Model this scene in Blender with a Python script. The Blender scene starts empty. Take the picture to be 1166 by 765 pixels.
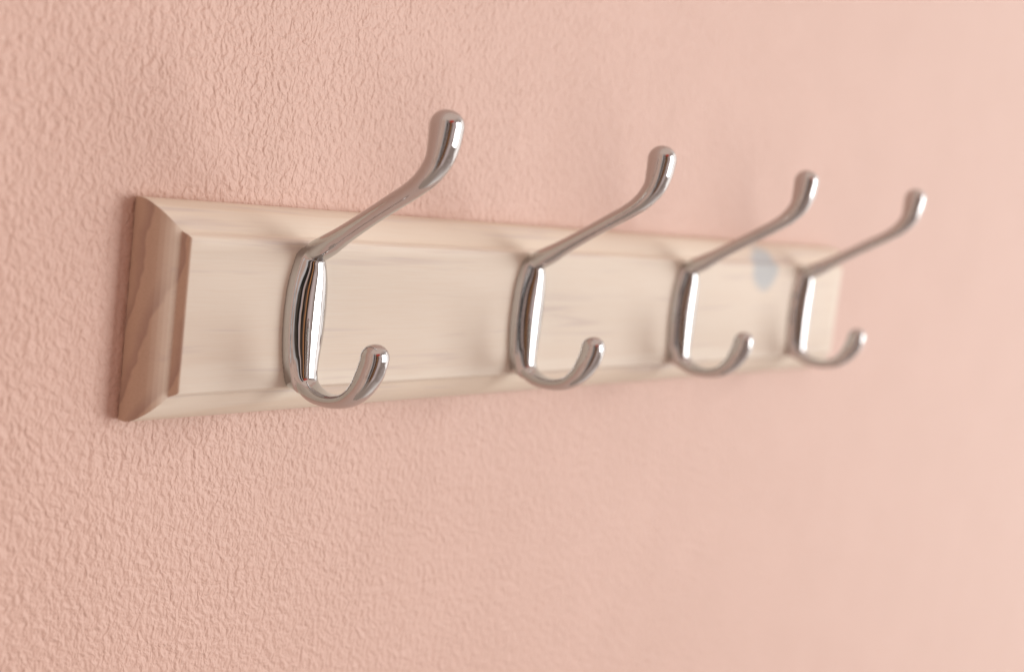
import bpy, math
import numpy as np
from mathutils import Matrix, Vector

MM = 0.001
ZC = -26.4                      # board centre height in the fitted frame (mm)
sc = bpy.context.scene
col = sc.collection

# ------------------------------------------------------------------ helpers
def link(name, verts, faces, mat, parent=None, smooth=False, normals=None):
    me = bpy.data.meshes.new(name)
    me.from_pydata([tuple(v) for v in verts], [], [tuple(int(i) for i in f) for f in faces])
    me.update()
    me.materials.append(mat)
    if smooth:
        me.polygons.foreach_set('use_smooth', [True] * len(me.polygons))
    if normals is not None:
        me.normals_split_custom_set_from_vertices([tuple(n) for n in normals])
    o = bpy.data.objects.new(name, me)
    col.objects.link(o)
    if parent is not None:
        o.parent = parent
    return o

class NT:
    """tiny node-tree helper"""
    def __init__(self, tree):
        self.t = tree
    def n(self, kind, **kw):
        nd = self.t.nodes.new(kind)
        for k, v in kw.items():
            setattr(nd, k, v)
        return nd
    def l(self, a, b):
        self.t.links.new(a, b)
    def val(self, x, sock):
        if hasattr(x, 'is_linked'):
            self.l(x, sock)
        else:
            sock.default_value = x
    def math(self, op, a, b=0.0, c=0.0, clamp=False):
        nd = self.n('ShaderNodeMath', operation=op, use_clamp=clamp)
        self.val(a, nd.inputs[0]); self.val(b, nd.inputs[1]); self.val(c, nd.inputs[2])
        return nd.outputs[0]
    def mix(self, f, a, b, blend='MIX'):
        nd = self.n('ShaderNodeMix', data_type='RGBA', blend_type=blend)
        self.val(f, nd.inputs[0]); self.val(a, nd.inputs[6]); self.val(b, nd.inputs[7])
        return nd.outputs[2]
    def ramp(self, f, stops, interp='LINEAR'):
        nd = self.n('ShaderNodeValToRGB')
        self.l(f, nd.inputs[0])
        cr = nd.color_ramp; cr.interpolation = interp
        while len(cr.elements) < len(stops):
            cr.elements.new(0.5)
        for e, (p, c) in zip(cr.elements, stops):
            e.position = p
            e.color = (c, c, c, 1) if isinstance(c, (int, float)) else (*c, 1)
        return nd.outputs[0]
    def vec(self, v, mul, add=(0, 0, 0)):
        nd = self.n('ShaderNodeVectorMath', operation='MULTIPLY_ADD')
        self.l(v, nd.inputs[0]); nd.inputs[1].default_value = mul; nd.inputs[2].default_value = add
        return nd.outputs[0]
    def noise(self, v, scale, detail=2.0, rough=0.5, dist=0.0):
        nd = self.n('ShaderNodeTexNoise')
        self.l(v, nd.inputs['Vector']); nd.inputs['Scale'].default_value = scale
        nd.inputs['Detail'].default_value = detail; nd.inputs['Roughness'].default_value = rough
        nd.inputs['Distortion'].default_value = dist
        return nd.outputs['Fac']

def new_mat(name):
    m = bpy.data.materials.new(name); m.use_nodes = True
    t = NT(m.node_tree); b = m.node_tree.nodes['Principled BSDF']
    return m, t, b

# ---------------------------------------------------------------- materials
def wall_material():
    m, t, b = new_mat('pink_wallpaper')
    co = t.n('ShaderNodeTexCoord').outputs['Object']
    v = t.vec(co, (1000, 1000, 1000))              # millimetres
    # gentle warp so the emboss never lines up
    wv = t.n('ShaderNodeTexNoise'); t.l(v, wv.inputs['Vector']); wv.inputs['Scale'].default_value = 0.16
    wv.inputs['Detail'].default_value = 2
    add = t.n('ShaderNodeVectorMath', operation='MULTIPLY_ADD')
    t.l(wv.outputs['Color'], add.inputs[0]); add.inputs[1].default_value = (3.0, 0, 3.0); t.l(v, add.inputs[2])
    wvv = add.outputs[0]
    a = t.noise(t.vec(wvv, (0.52, 0.3, 0.40)), 1.0, 0.5, 0.4, 0.2)
    c = t.noise(t.vec(wvv, (1.00, 0.5, 0.80), (31, 7, 12)), 1.0, 1.0, 0.4, 0.15)
    d = t.noise(t.vec(v, (1.9, 1, 1.3), (3, 17, 5)), 1.0, 2.0, 0.5, 0.0)
    big = t.noise(t.vec(v, (0.020, 0.02, 0.016)), 1.0, 3.0, 0.5)
    h = t.math('ADD', t.math('MULTIPLY', c, 0.66), t.math('MULTIPLY', a, 0.90))
    h = t.math('ADD', h, t.math('MULTIPLY', d, 0.045))
    amp = t.noise(t.vec(v, (0.045, 0.04, 0.04), (9, 2, 4)), 1.0, 2.0)
    h = t.math('MULTIPLY', h, t.math('ADD', 0.72, t.math('MULTIPLY', amp, 0.6)))
    bump = t.n('ShaderNodeBump'); bump.inputs['Strength'].default_value = 1.0
    bump.inputs['Distance'].default_value = 0.00055
    t.l(h, bump.inputs['Height']); t.l(bump.outputs[0], b.inputs['Normal'])
    base = t.mix(t.ramp(big, [(0.3, 0.0), (0.7, 1.0)]), (0.645, 0.436, 0.357, 1), (0.668, 0.456, 0.377, 1))
    t.l(base, b.inputs['Base Color'])
    b.inputs['Roughness'].default_value = 0.52
    b.inputs['Sheen Weight'].default_value = 0.45
    b.inputs['Sheen Roughness'].default_value = 0.45
    b.inputs['Specular IOR Level'].default_value = 0.5
    return m

def wood_material(raised):
    m, t, b = new_mat('limed_pine_panel' if raised else 'limed_pine_edge')
    co = t.n('ShaderNodeTexCoord').outputs['Object']
    v = t.vec(co, (1000, 1000, 1000))
    # growth rings round an axis that runs along the board, far behind it
    wob = t.n('ShaderNodeTexNoise'); t.l(t.vec(v, (0.006, 0.05, 0.05)), wob.inputs['Vector'])
    wob.inputs['Scale'].default_value = 1.0; wob.inputs['Detail'].default_value = 3
    sep = t.n('ShaderNodeSeparateXYZ'); t.l(v, sep.inputs[0])
    X, Y, Z = sep.outputs
    ws = t.n('ShaderNodeSeparateColor'); t.l(wob.outputs['Color'], ws.inputs[0])
    hy = t.math('SUBTRACT', 120.0, Y)                      # distance out from the ring axis
    hz = t.math('SUBTRACT', Z, 24.0)
    hz = t.math('ADD', hz, t.math('MULTIPLY', X, 0.02))
    r = t.math('SQRT', t.math('ADD', t.math('MULTIPLY', hy, hy), t.math('MULTIPLY', hz, hz)))
    r = t.math('ADD', r, t.math('MULTIPLY', ws.outputs[0], 9.0))
    ph = t.math('FRACT', t.math('DIVIDE', r, 6.2))
    ring = t.ramp(ph, [(0.0, 0.0), (0.55, 0.15), (0.86, 0.85), (0.93, 1.0), (1.0, 0.0)])
    fine = t.noise(t.vec(v, (0.055, 1.9, 1.9)), 1.0, 5.0, 0.68)
    fib = t.noise(t.vec(v, (0.09, 5.0, 5.0), (5, 0, 9)), 1.0, 2.0, 0.6)
    streak = t.noise(t.vec(v, (0.011, 0.22, 0.22), (2.3, 1, 4)), 1.0, 3.0, 0.6, 0.4)
    lilac = t.ramp(streak, [(0.56, 0.0), (0.66, 1.0)])
    pale = (0.795, 0.742, 0.645, 1) if raised else (0.770, 0.695, 0.590, 1)
    late = (0.715, 0.620, 0.520, 1) if raised else (0.690, 0.565, 0.440, 1); blue = (0.57, 0.50, 0.48, 1)
    c = t.mix(t.math('MULTIPLY', ring, 0.42), pale, late)
    c = t.mix(t.math('MULTIPLY', lilac, 0.45), c, blue)
    c = t.mix(t.ramp(fine, [(0.42, 0.0), (0.72, 0.24)]), c, (0.71, 0.58, 0.44, 1))
    c = t.mix(t.ramp(fib, [(0.5, 0.0), (0.8, 0.14)]), c, (0.83, 0.77, 0.69, 1))
    # the open end grain takes less of the lime wash: darker rings on faces cut across the board
    geo = t.n('ShaderNodeNewGeometry')
    ns = t.n('ShaderNodeSeparateXYZ'); t.l(geo.outputs['True Normal'], ns.inputs[0])
    endf = t.ramp(t.math('ABSOLUTE', ns.outputs[0]), [(0.12, 0.0), (0.75, 1.0)])
    pores = t.noise(t.vec(v, (1.5, 1.5, 3.5)), 1.0, 3.0, 0.7)
    ec = t.mix(t.math('MULTIPLY', ring, 0.85), (0.58, 0.405, 0.30, 1), (0.39, 0.245, 0.20, 1))
    ec = t.mix(t.ramp(pores, [(0.45, 0.0), (0.8, 0.35)]), ec, (0.33, 0.20, 0.13, 1))
    c = t.mix(t.math('MULTIPLY', endf, 0.92), c, ec)
    # one grey-blue knot near the far end, cut by the moulding
    kx = t.math('DIVIDE', t.math('SUBTRACT', X, 265.5), 11.5)
    kz = t.math('DIVIDE', t.math('SUBTRACT', Z, 18.6), 9.4)
    kn = t.noise(t.vec(v, (0.12, 0.12, 0.12)), 1.0, 2.0)
    kd = t.math('SQRT', t.math('ADD', t.math('MULTIPLY', kx, kx), t.math('MULTIPLY', kz, kz)))
    kd = t.math('ADD', kd, t.math('MULTIPLY', t.math('SUBTRACT', kn, 0.5), 0.3))
    kf = t.ramp(t.math('MULTIPLY', kd, 0.5), [(0.0, 0.60), (0.38, 0.60), (0.58, 0.0)])
    c = t.mix(kf, c, (0.38, 0.50, 0.58, 1))
    t.l(c, b.inputs['Base Color'])
    b.inputs['Roughness'].default_value = 0.58
    b.inputs['Specular IOR Level'].default_value = 0.2
    bh = t.math('ADD', t.math('MULTIPLY', fine, 0.6), t.math('MULTIPLY', pores, 0.25))
    bump = t.n('ShaderNodeBump'); bump.inputs['Strength'].default_value = 0.3
    bump.inputs['Distance'].default_value = 0.00012
    t.l(bh, bump.inputs['Height']); t.l(bump.outputs[0], b.inputs['Normal'])
    return m

def chrome_material():
    m, t, b = new_mat('polished_chrome')
    co = t.n('ShaderNodeTexCoord').outputs['Object']
    v = t.vec(co, (1000, 1000, 1000))
    s = t.noise(t.vec(v, (0.35, 0.35, 0.35)), 1.0, 3.0, 0.6)
    b.inputs['Base Color'].default_value = (0.54, 0.537, 0.535, 1)
    b.inputs['Metallic'].default_value = 1.0
    t.l(t.ramp(s, [(0.35, 0.012), (0.75, 0.05)]), b.inputs['Roughness'])
    bump = t.n('ShaderNodeBump'); bump.inputs['Strength'].default_value = 0.35
    bump.inputs['Distance'].default_value = 0.00012
    t.l(t.noise(t.vec(v, (0.30, 0.30, 0.18), (4, 4, 4)), 1.0, 1.0), bump.inputs['Height'])
    t.l(bump.outputs[0], b.inputs['Normal'])
    return m

M_WALL, M_PANEL, M_EDGE, M_CHROME = wall_material(), wood_material(True), wood_material(False), chrome_material()

# --------------------------------------------------------------------- wall
w = link('wall', [(-1.2, 0, -1.2), (2.6, 0, -1.2), (2.6, 0, 1.3), (-1.2, 0, 1.3),
                  (-1.2, .1, -1.2), (2.6, .1, -1.2), (2.6, .1, 1.3), (-1.2, .1, 1.3)],
         [(0, 1, 2, 3), (5, 4, 7, 6), (1, 5, 6, 2), (4, 0, 3, 7), (3, 2, 6, 7), (4, 5, 1, 0)], M_WALL)
w['kind'] = 'structure'
w['label'] = 'pink embossed wallpapered wall behind the coat rack'

# ---------------------------------------------------------------- coat rack
rack = bpy.data.objects.new('coat_rack', None); col.objects.link(rack)
rack.empty_display_size = 0.05
rack['label'] = 'pale wooden coat rack with four chrome double hooks fixed to the pink wall'
rack['category'] = 'coat rack'

XL, XR = -48.6, 349.6
ZT, ZB = 3.06 - ZC, -55.87 - ZC
T = 13.32
def loft_board():
    prof = [(0.35, 0.15), (0.0, 0.6), (0.0, 2.6), (0.05, 3.9), (0.3, 4.9), (0.8, 5.95), (1.6, 7.1), (2.6, 8.2), (3.7, 9.15),
            (4.8, 9.85), (5.9, 10.4), (6.9, 10.75), (7.35, 10.9), (7.6, 11.05), (7.8, 11.35), (8.5, 12.75), (8.65, 12.95), (8.9, 13.18), (9.2, T)]
    NX, NZ = 60, 12
    verts, faces = [], []
    rng = np.random.RandomState(4)
    jit = rng.normal(0, 1, 4000)
    for s, h in prof:
        x0, x1, z0, z1 = XL + s, XR - s, ZB + s, ZT - s
        ring = []
        for i in range(NX): ring.append((x0 + (x1 - x0) * i / NX, z0, 'b'))
        for i in range(NZ): ring.append((x1, z0 + (z1 - z0) * i / NZ, 'r'))
        for i in range(NX): ring.append((x1 - (x1 - x0) * i / NX, z1, 't'))
        for i in range(NZ): ring.append((x0, z1 - (z1 - z0) * i / NZ, 'l'))
        for k, (x, z, sd) in enumerate(ring):
            # hand-planed slight waviness of the long edges
            wv = 0.10 * math.sin(x * 0.045 + 1.3) + 0.06 * math.sin(x * 0.13 + 0.4)
            if 2 < s < 8.8:
                z += wv if sd in 'bt' and 0 < i else 0
            verts.append((x * MM, -h * MM, z * MM))
    N = 2 * NX + 2 * NZ
    for j in range(len(prof) - 1):
        for k in range(N):
            a, b2 = j * N + k, j * N + (k + 1) % N
            faces.append((a, b2, b2 + N, a + N))
    return verts, faces, N
bv, bf, N = loft_board()
cut = 14                                       # profile rows 0..14 = moulded edge, the rest = raised panel
edge_faces = [f for f in bf if f[0] // N < cut - 1 + 0]
panel_faces = [f for f in bf if f[0] // N >= cut - 1 + 0]
def subset(verts, faces):
    used = sorted({i for f in faces for i in f}); mp = {u: i for i, u in enumerate(used)}
    return [verts[u] for u in used], [tuple(mp[i] for i in f) for f in faces], mp
ev, ef, mp = subset(bv, edge_faces)
base_ring = [mp[k] for k in range(N)]
ef.append(tuple(reversed(base_ring)))
edge = link('backboard', ev, ef, M_EDGE, rack)
pv, pf, mp = subset(bv, panel_faces)
last = (len(bv) // N - 1) * N
pf.append(tuple(mp[last + k] for k in range(N)))
panel = link('raised_panel', pv, pf, M_PANEL, edge)
for o in (edge, panel):
    me = o.data
    me.polygons.foreach_set('use_smooth', [True] * len(me.polygons))
    me.set_sharp_from_angle(angle=math.radians(32))
edge['label'] = 'bevelled pale pine board with darker end grain'

# ------------------------------------------------- one chrome hook as a field
# frame of a hook: x sideways, o outward from the board face, z up (mm)
def catmull(P, n=14):
    P = np.array(P, float); P = np.vstack([2 * P[0] - P[1], P, 2 * P[-1] - P[-2]]); out = []
    for i in range(1, len(P) - 2):
        for t in np.linspace(0, 1, n, endpoint=False):
            a, b, c, d = P[i - 1], P[i], P[i + 1], P[i + 2]
            out.append(0.5 * (2 * b + (c - a) * t + (2 * a - 5 * b + 4 * c - d) * t ** 2 + (3 * b - a - 3 * c + d) * t ** 3))
    out.append(P[-2]); return np.array(out)
# o, z, half width sideways, half thickness
UP = catmull([(1.5, -9.4, 3.4, 2.6), (4.2, -7.5, 3.7, 3.0), (8.0, -5.4, 3.6, 2.85), (14, -1.7, 3.1, 2.3), (23, 3.8, 2.9, 2.05), (31, 8.6, 2.95, 2.1),
              (37.5, 12.5, 3.0, 2.15), (42.4, 16.2, 3.3, 2.55), (45.9, 20.8, 3.75, 3.15), (47.1, 25.2, 4.15, 3.85), (47.5, 29.8, 4.3, 4.25)])
LO = catmull([(2.4, -36.0, 3.0, 2.0), (2.7, -41.5, 3.4, 2.4), (4.4, -45.2, 3.6, 2.5), (7.6, -47.4, 3.6, 2.3), (12, -48.3, 3.5, 2.05), (17.3, -48.0, 3.5, 2.0),
              (22.3, -46.3, 3.5, 2.3), (26.3, -42.8, 3.7, 2.9), (28.9, -38.4, 3.95, 3.5), (30.0, -35.2, 3.85, 3.65), (30.3, -33.4, 3.85, 3.75)])
HWZ = np.array([-50, -47.6, -46, -43.5, -40, -36, -31, -26, -22, -17, -12, -8, -6, -4.5])
HWV = np.array([2.4, 3.5, 4.1, 4.9, 5.8, 6.5, 7.0, 7.15, 7.05, 6.6, 5.4, 4.1, 3.2, 2.4])

# densify the outline smoothly so that no kink shows in the chrome
_z = np.linspace(-50, -4.5, 400)
_m = np.gradient(HWV, HWZ)
_i = np.clip(np.searchsorted(HWZ, _z) - 1, 0, len(HWZ) - 2)
_h = HWZ[_i + 1] - HWZ[_i]; _t = (_z - HWZ[_i]) / _h
_v = ((2 * _t ** 3 - 3 * _t ** 2 + 1) * HWV[_i] + (_t ** 3 - 2 * _t ** 2 + _t) * _h * _m[_i]
      + (-2 * _t ** 3 + 3 * _t ** 2) * HWV[_i + 1] + (_t ** 3 - _t ** 2) * _h * _m[_i + 1])
_k = np.exp(-0.5 * (np.arange(-15, 16) / 6.0) ** 2); _k /= _k.sum()
_v = np.convolve(np.pad(_v, 15, mode='reflect', reflect_type='odd'), _k, 'valid')
HWZ, HWV = _z, _v

def poly2d(o, z, P):
    """nearest point on the centreline in the o-z plane -> offset vector, half width, half thickness"""
    best = np.full(o.shape, 1e9); A = np.zeros(o.shape); B = np.zeros(o.shape)
    for i in range(len(P) - 1):
        p, q = P[i, :2], P[i + 1, :2]; d = q - p; L = d @ d
        t = np.clip(((o - p[0]) * d[0] + (z - p[1]) * d[1]) / L, 0, 1)
        D = np.hypot(o - p[0] - t * d[0], z - p[1] - t * d[1])
        m = D < best
        best = np.where(m, D, best)
        A = np.where(m, P[i, 2] + t * (P[i + 1, 2] - P[i, 2]), A)
        B = np.where(m, P[i, 3] + t * (P[i + 1, 3] - P[i, 3]), B)
    return best, A, B
def smin(a, b, k):
    h = np.maximum(k - np.abs(a - b), 0) / k
    return np.minimum(a, b) - h * h * k * 0.25
def smax(a, b, k):
    return -smin(-a, -b, k)
def rod(x, rec, e=2.3):
    D, A, B = rec
    ax, ad = np.abs(x) / A, D / B
    q = (ax ** e + ad ** e + 1e-9) ** (1 / e)
    g = np.sqrt((ax ** (e - 1) / A) ** 2 + (ad ** (e - 1) / B) ** 2 + 1e-9) / (q ** (e - 1))
    return (q - 1) / g
def field(x, o, z, ru, rl):
    hw = np.interp(z, HWZ, HWV)
    slope = np.interp(z, (HWZ[1:] + HWZ[:-1]) / 2, np.diff(HWV) / np.diff(HWZ))
    side = (np.abs(x) - hw + 0.27 * np.maximum(o, 0)) / np.sqrt(1 + slope ** 2 + 0.1)
    ends = np.maximum(z + 7.4, -47.4 - z)
    out = smax(side, ends, 2.6)
    # one convex front: a steep shoulder at the rim that flattens to a broad ridge
    u = np.clip(np.abs(z + 26.4) / 18.6, 0, 1.0)
    hz = 3.1 * np.clip(1 - u ** 9, 0, 1) ** 0.8
    a = np.maximum(hw - 0.8, 0.8)
    t = np.minimum(np.abs(x) / a, 1.25)
    front = (o - 2.7 - hz * (1 - t ** 2.5)) / np.sqrt(1 + (hz * 2.5 / a * t ** 1.5) ** 2)
    flange = smax(out, o - 2.5, 0.4)
    dome = smax(smax(out, front, 0.35), z + 8.2, 0.8)
    d = np.minimum(flange, dome)
    up, lo = rod(x, ru), rod(x, rl)
    d = smin(smin(flange, up, 1.6), smin(dome, up, 0.7), 0.45)
    kl = np.interp(z, [-44, -34], [3.0, 0.8])
    d = smin(d, lo, kl)
    d = smax(d, 0.03 - o, 0.15)
    return d, flange, dome, up, lo

def build_hook():
    hres = 0.34
    xs = np.arange(-8.2, 8.21, hres); os_ = np.arange(-0.9, 53.4, hres); zs = np.arange(-52, 36, hres)
    O, Z = np.meshgrid(os_, zs, indexing='ij')
    ru, rl = poly2d(O, Z, UP), poly2d(O, Z, LO)
    X3 = xs[:, None, None]
    F = field(X3, O[None], Z[None], tuple(r[None] for r in ru), tuple(r[None] for r in rl))[0]
    ins = F < 0
    nx, no, nz = F.shape
    def corner(dx, dy, dz, A): return A[dx:nx - 1 + dx, dy:no - 1 + dy, dz:nz - 1 + dz]
    acc = np.zeros((nx - 1, no - 1, nz - 1, 3)); cnt = np.zeros((nx - 1, no - 1, nz - 1))
    cs = [(i, j, k) for i in (0, 1) for j in (0, 1) for k in (0, 1)]
    for a in cs:
        for b in cs:
            if a < b and sum(abs(p - q) for p, q in zip(a, b)) == 1:
                fa, fb = corner(*a, F), corner(*b, F)
                m = (fa < 0) != (fb < 0)
                t = np.where(m, fa / np.where(m, fa - fb, 1), 0)
                for ax in range(3):
                    acc[..., ax] += np.where(m, a[ax] + t * (b[ax] - a[ax]), 0)
                cnt += m
    act = cnt > 0
    idx = -np.ones(act.shape, int); idx[act] = np.arange(act.sum())
    cell = np.argwhere(act)
    V = (cell + acc[act] / cnt[act][:, None]) * hres + np.array([xs[0], os_[0], zs[0]])
    faces = []
    for ax in range(3):
        sl0 = [slice(None)] * 3; sl1 = [slice(None)] * 3
        sl0[ax] = slice(0, -1); sl1[ax] = slice(1, None)
        s0, s1 = ins[tuple(sl0)], ins[tuple(sl1)]
        e = np.argwhere(s0 != s1)
        fl = s0[tuple(e.T)]
        u, v = [(1, 2), (2, 0), (0, 1)][ax]
        ok = (e[:, u] > 0) & (e[:, v] > 0) & (e[:, u] < act.shape[u]) & (e[:, v] < act.shape[v])
        e, fl = e[ok], fl[ok]
        def c(du, dv):
            q = e.copy(); q[:, u] -= du; q[:, v] -= dv
            return idx[q[:, 0], q[:, 1], q[:, 2]]
        quad = np.stack([c(1, 1), c(0, 1), c(0, 0), c(1, 0)], 1)
        quad[~fl] = quad[~fl][:, ::-1]
        faces.append(quad)
    faces = np.vstack(faces)
    faces = faces[(faces >= 0).all(1)]
    def ev(P):
        x, o, z = P.T
        return field(x, o, z, poly2d(o, z, UP), poly2d(o, z, LO))
    def grad(P, e=0.04):
        g = np.zeros_like(P)
        for ax in range(3):
            d = np.zeros(3); d[ax] = e
            g[:, ax] = (ev(P + d)[0] - ev(P - d)[0]) / (2 * e)
        return g
    for _ in range(3):
        g = grad(V); f = ev(V)[0]
        step = -f[:, None] * g / np.maximum((g * g).sum(1), 0.05)[:, None]
        L = np.linalg.norm(step, axis=1, keepdims=True)
        V = V + step * np.minimum(1, 0.25 / np.maximum(L, 1e-9))
    g = grad(V, 0.10); Nn = g / np.maximum(np.linalg.norm(g, axis=1, keepdims=True), 1e-9)
    # to world axes: x, -o, z
    Vw = np.stack([V[:, 0], -V[:, 1], V[:, 2]], 1) * MM
    Nw = np.stack([Nn[:, 0], -Nn[:, 1], Nn[:, 2]], 1)
    # the mirrored axis turns the winding round
    faces = faces[:, ::-1]
    cen = V[faces].mean(1)
    r = ev(cen)
    pl = np.minimum(r[1], r[2])
    kind = np.where((r[3] < pl - 0.0) & (cen[:, 2] > -14), 1, np.where((r[4] < pl - 0.0) & (cen[:, 2] < -38), 2, 0))
    return Vw, Nw, faces, kind

HV, HN, HF, HK = build_hook()
a_, b_, c_ = HV[HF[:, 0]], HV[HF[:, 1]], HV[HF[:, 2]]
if np.einsum('ij,ij->i', np.cross(b_ - a_, c_ - a_), HN[HF[:, 0]]).mean() < 0:
    HF = HF[:, ::-1]

def hook_part(name, k, parent):
    f = HF[HK == k]; used = np.unique(f); mp = -np.ones(len(HV), int); mp[used] = np.arange(len(used))
    return link(name, HV[used], mp[f], M_CHROME, parent, smooth=True, normals=HN[used])

def new_hook():
    r = bpy.data.objects.new('coat_hook', None); col.objects.link(r); r.parent = rack; r.empty_display_size = 0.01
    return r
HX = [(0.7, 0.0), (100.9, 0.1), (200.0, 0.05), (300.7, 0.0)]
HLAB = ['chrome double hook nearest the viewer', 'chrome double hook second from the near end',
        'chrome double hook third from the near end, beside the grey knot', 'chrome double hook nearest the far end of the board']
hook0 = new_hook()
src = [hook_part('mounting_plate', 0, hook0), hook_part('upper_prong', 1, hook0), hook_part('lower_prong', 2, hook0)]
for i, (hx, hz) in enumerate(HX):
    if i == 0:
        h = hook0
    else:
        h = new_hook()
        for s in src:
            c = s.copy(); col.objects.link(c); c.parent = h
    h.location = (hx * MM, -T * MM, (hz - ZC) * MM)
    h.rotation_euler = (0, math.radians([0.0, 0.25, -0.2, 0.2][i]), math.radians([0.0, 0.4, -0.3, 0.5][i]))
    h['label'] = HLAB[i]

# ------------------------------------------------------------------- camera
cp = np.array([-250.15, -293.11, 18.55 - ZC]); yaw, pitch, roll = 0.68044, -0.11795, 0.115492
f = np.array([math.cos(pitch) * math.cos(yaw), math.cos(pitch) * math.sin(yaw), math.sin(pitch)])
r0 = np.array([math.sin(yaw), -math.cos(yaw), 0]); u0 = np.cross(r0, f)
R = math.cos(roll) * r0 + math.sin(roll) * u0
U = -math.sin(roll) * r0 + math.cos(roll) * u0
cam = bpy.data.cameras.new('camera'); co = bpy.data.objects.new('camera', cam); col.objects.link(co)
mw = Matrix.Identity(4)
for i in range(3):
    mw[i][0], mw[i][1], mw[i][2], mw[i][3] = R[i], U[i], -f[i], cp[i] * MM
co.matrix_world = mw
cam.sensor_width = 36; cam.sensor_fit = 'HORIZONTAL'; cam.lens = 1500 / 1166 * 36
cam.clip_start = 0.01; cam.clip_end = 100
cam.dof.use_dof = True; cam.dof.focus_distance = 0.374; cam.dof.aperture_fstop = 7.2
sc.camera = co

# ----------------------------------------------------------------- lighting
def area(name, loc, target, sx, sy, power, color):
    L = bpy.data.lights.new(name, 'AREA'); L.shape = 'RECTANGLE'; L.size = sx; L.size_y = sy
    L.energy = power; L.color = color
    o = bpy.data.objects.new(name, L); col.objects.link(o); o.location = loc
    d = Vector(target) - Vector(loc)
    o.rotation_euler = d.to_track_quat('-Z', 'Y').to_euler()
    return o
area('window_light', (6.2, -2.0, 0.2), (0.2, -1.2, 0.2), 3.4, 5.8, 64, (1.0, 0.985, 0.965))
area('main_window_light', (4.3, -4.6, 0.3), (0.1, 0, 0), 2.5, 4.8, 300, (1.0, 0.99, 0.975))  # main window out of view, inferred from highlights and prong shadow

wd = bpy.data.worlds.new('World'); sc.world = wd; wd.use_nodes = True
t = NT(wd.node_tree); bg = wd.node_tree.nodes['Background']
tc = t.n('ShaderNodeTexCoord').outputs['Generated']
sp = t.n('ShaderNodeSeparateXYZ'); t.l(tc, sp.inputs[0])
# azimuth from straight out of the wall (-y), positive to the left (-x): 0..1 for -180..180
az = t.math('ARCTAN2', t.math('MULTIPLY', sp.outputs[0], -1.0), t.math('MULTIPLY', sp.outputs[1], -1.0))
az = t.math('ADD', t.math('DIVIDE', az, 2 * math.pi), 0.5)
def A(deg): return 0.5 + deg / 360
room = t.ramp(az, [(0.0, (.50, .46, .43)), (A(-95), (.62, .56, .52)), (A(-62), (.30, .24, .22)), (A(-30), (.20, .15, .13)), (A(-14), (.46, .37, .35)), (A(-4), (.40, .31, .29)), (A(1), (.32, .22, .19)), (A(4), (.02, .015, .012)), (A(10), (.02, .015, .012)), (A(12), (.34, .15, .06)), (A(17), (.26, .10, .04)),
                   (A(19), (.015, .012, .01)), (A(30), (.02, .015, .012)), (A(32), (.34, .22, .17)), (A(37), (.40, .32, .31)), (A(39), (.02, .015, .012)), (A(51), (.02, .018, .016)), (A(54), (.44, .40, .39)), (A(59), (.42, .37, .35)), (A(63), (.40, .27, .22)), (A(95), (.46, .32, .26)), (1.0, (.50, .46, .43))])
nz_ = t.noise(tc, 3.2, 3.0, 0.6, 0.4)
room = t.mix(t.ramp(nz_, [(0.50, 0.0), (0.62, 0.40)]), room, (.13, .09, .07, 1))
up = t.ramp(sp.outputs[2], [(0.50, 0.0), (0.72, 1.0)])
room = t.mix(up, room, (.46, .35, .30, 1))                         # pale ceiling
def blob(a0, a1, z0, z1, colr, room):
    m = t.ramp(az, [(A(a0) - .01, 0.0), (A(a0), 1.0), (A(a1), 1.0), (A(a1) + .01, 0.0)])
    n = t.ramp(sp.outputs[2], [(z0 - .03, 0.0), (z0, 1.0), (z1, 1.0), (z1 + .03, 0.0)])
    return t.mix(t.math('MULTIPLY', m, n), room, colr)
room = blob(-14, 22, .46, .64, (.34, .03, .02, 1), room)            # red patch added high up for the prong tips to reflect
room = blob(-100, 42, -.80, -.43, (.07, .05, .045, 1), room)        # low dark band added to darken what the prongs reflect below
dn = t.ramp(t.math('MULTIPLY', sp.outputs[2], -1.0), [(0.78, 0.0), (0.95, 1.0)])
room = t.mix(dn, room, (.24, .18, .15, 1))                         # wooden floor
t.l(room, bg.inputs['Color']); bg.inputs['Strength'].default_value = 1.9

sc.view_settings.view_transform = 'Standard'; sc.view_settings.look = 'None'
sc.view_settings.gamma = 1.0; sc.view_settings.exposure = 0.0
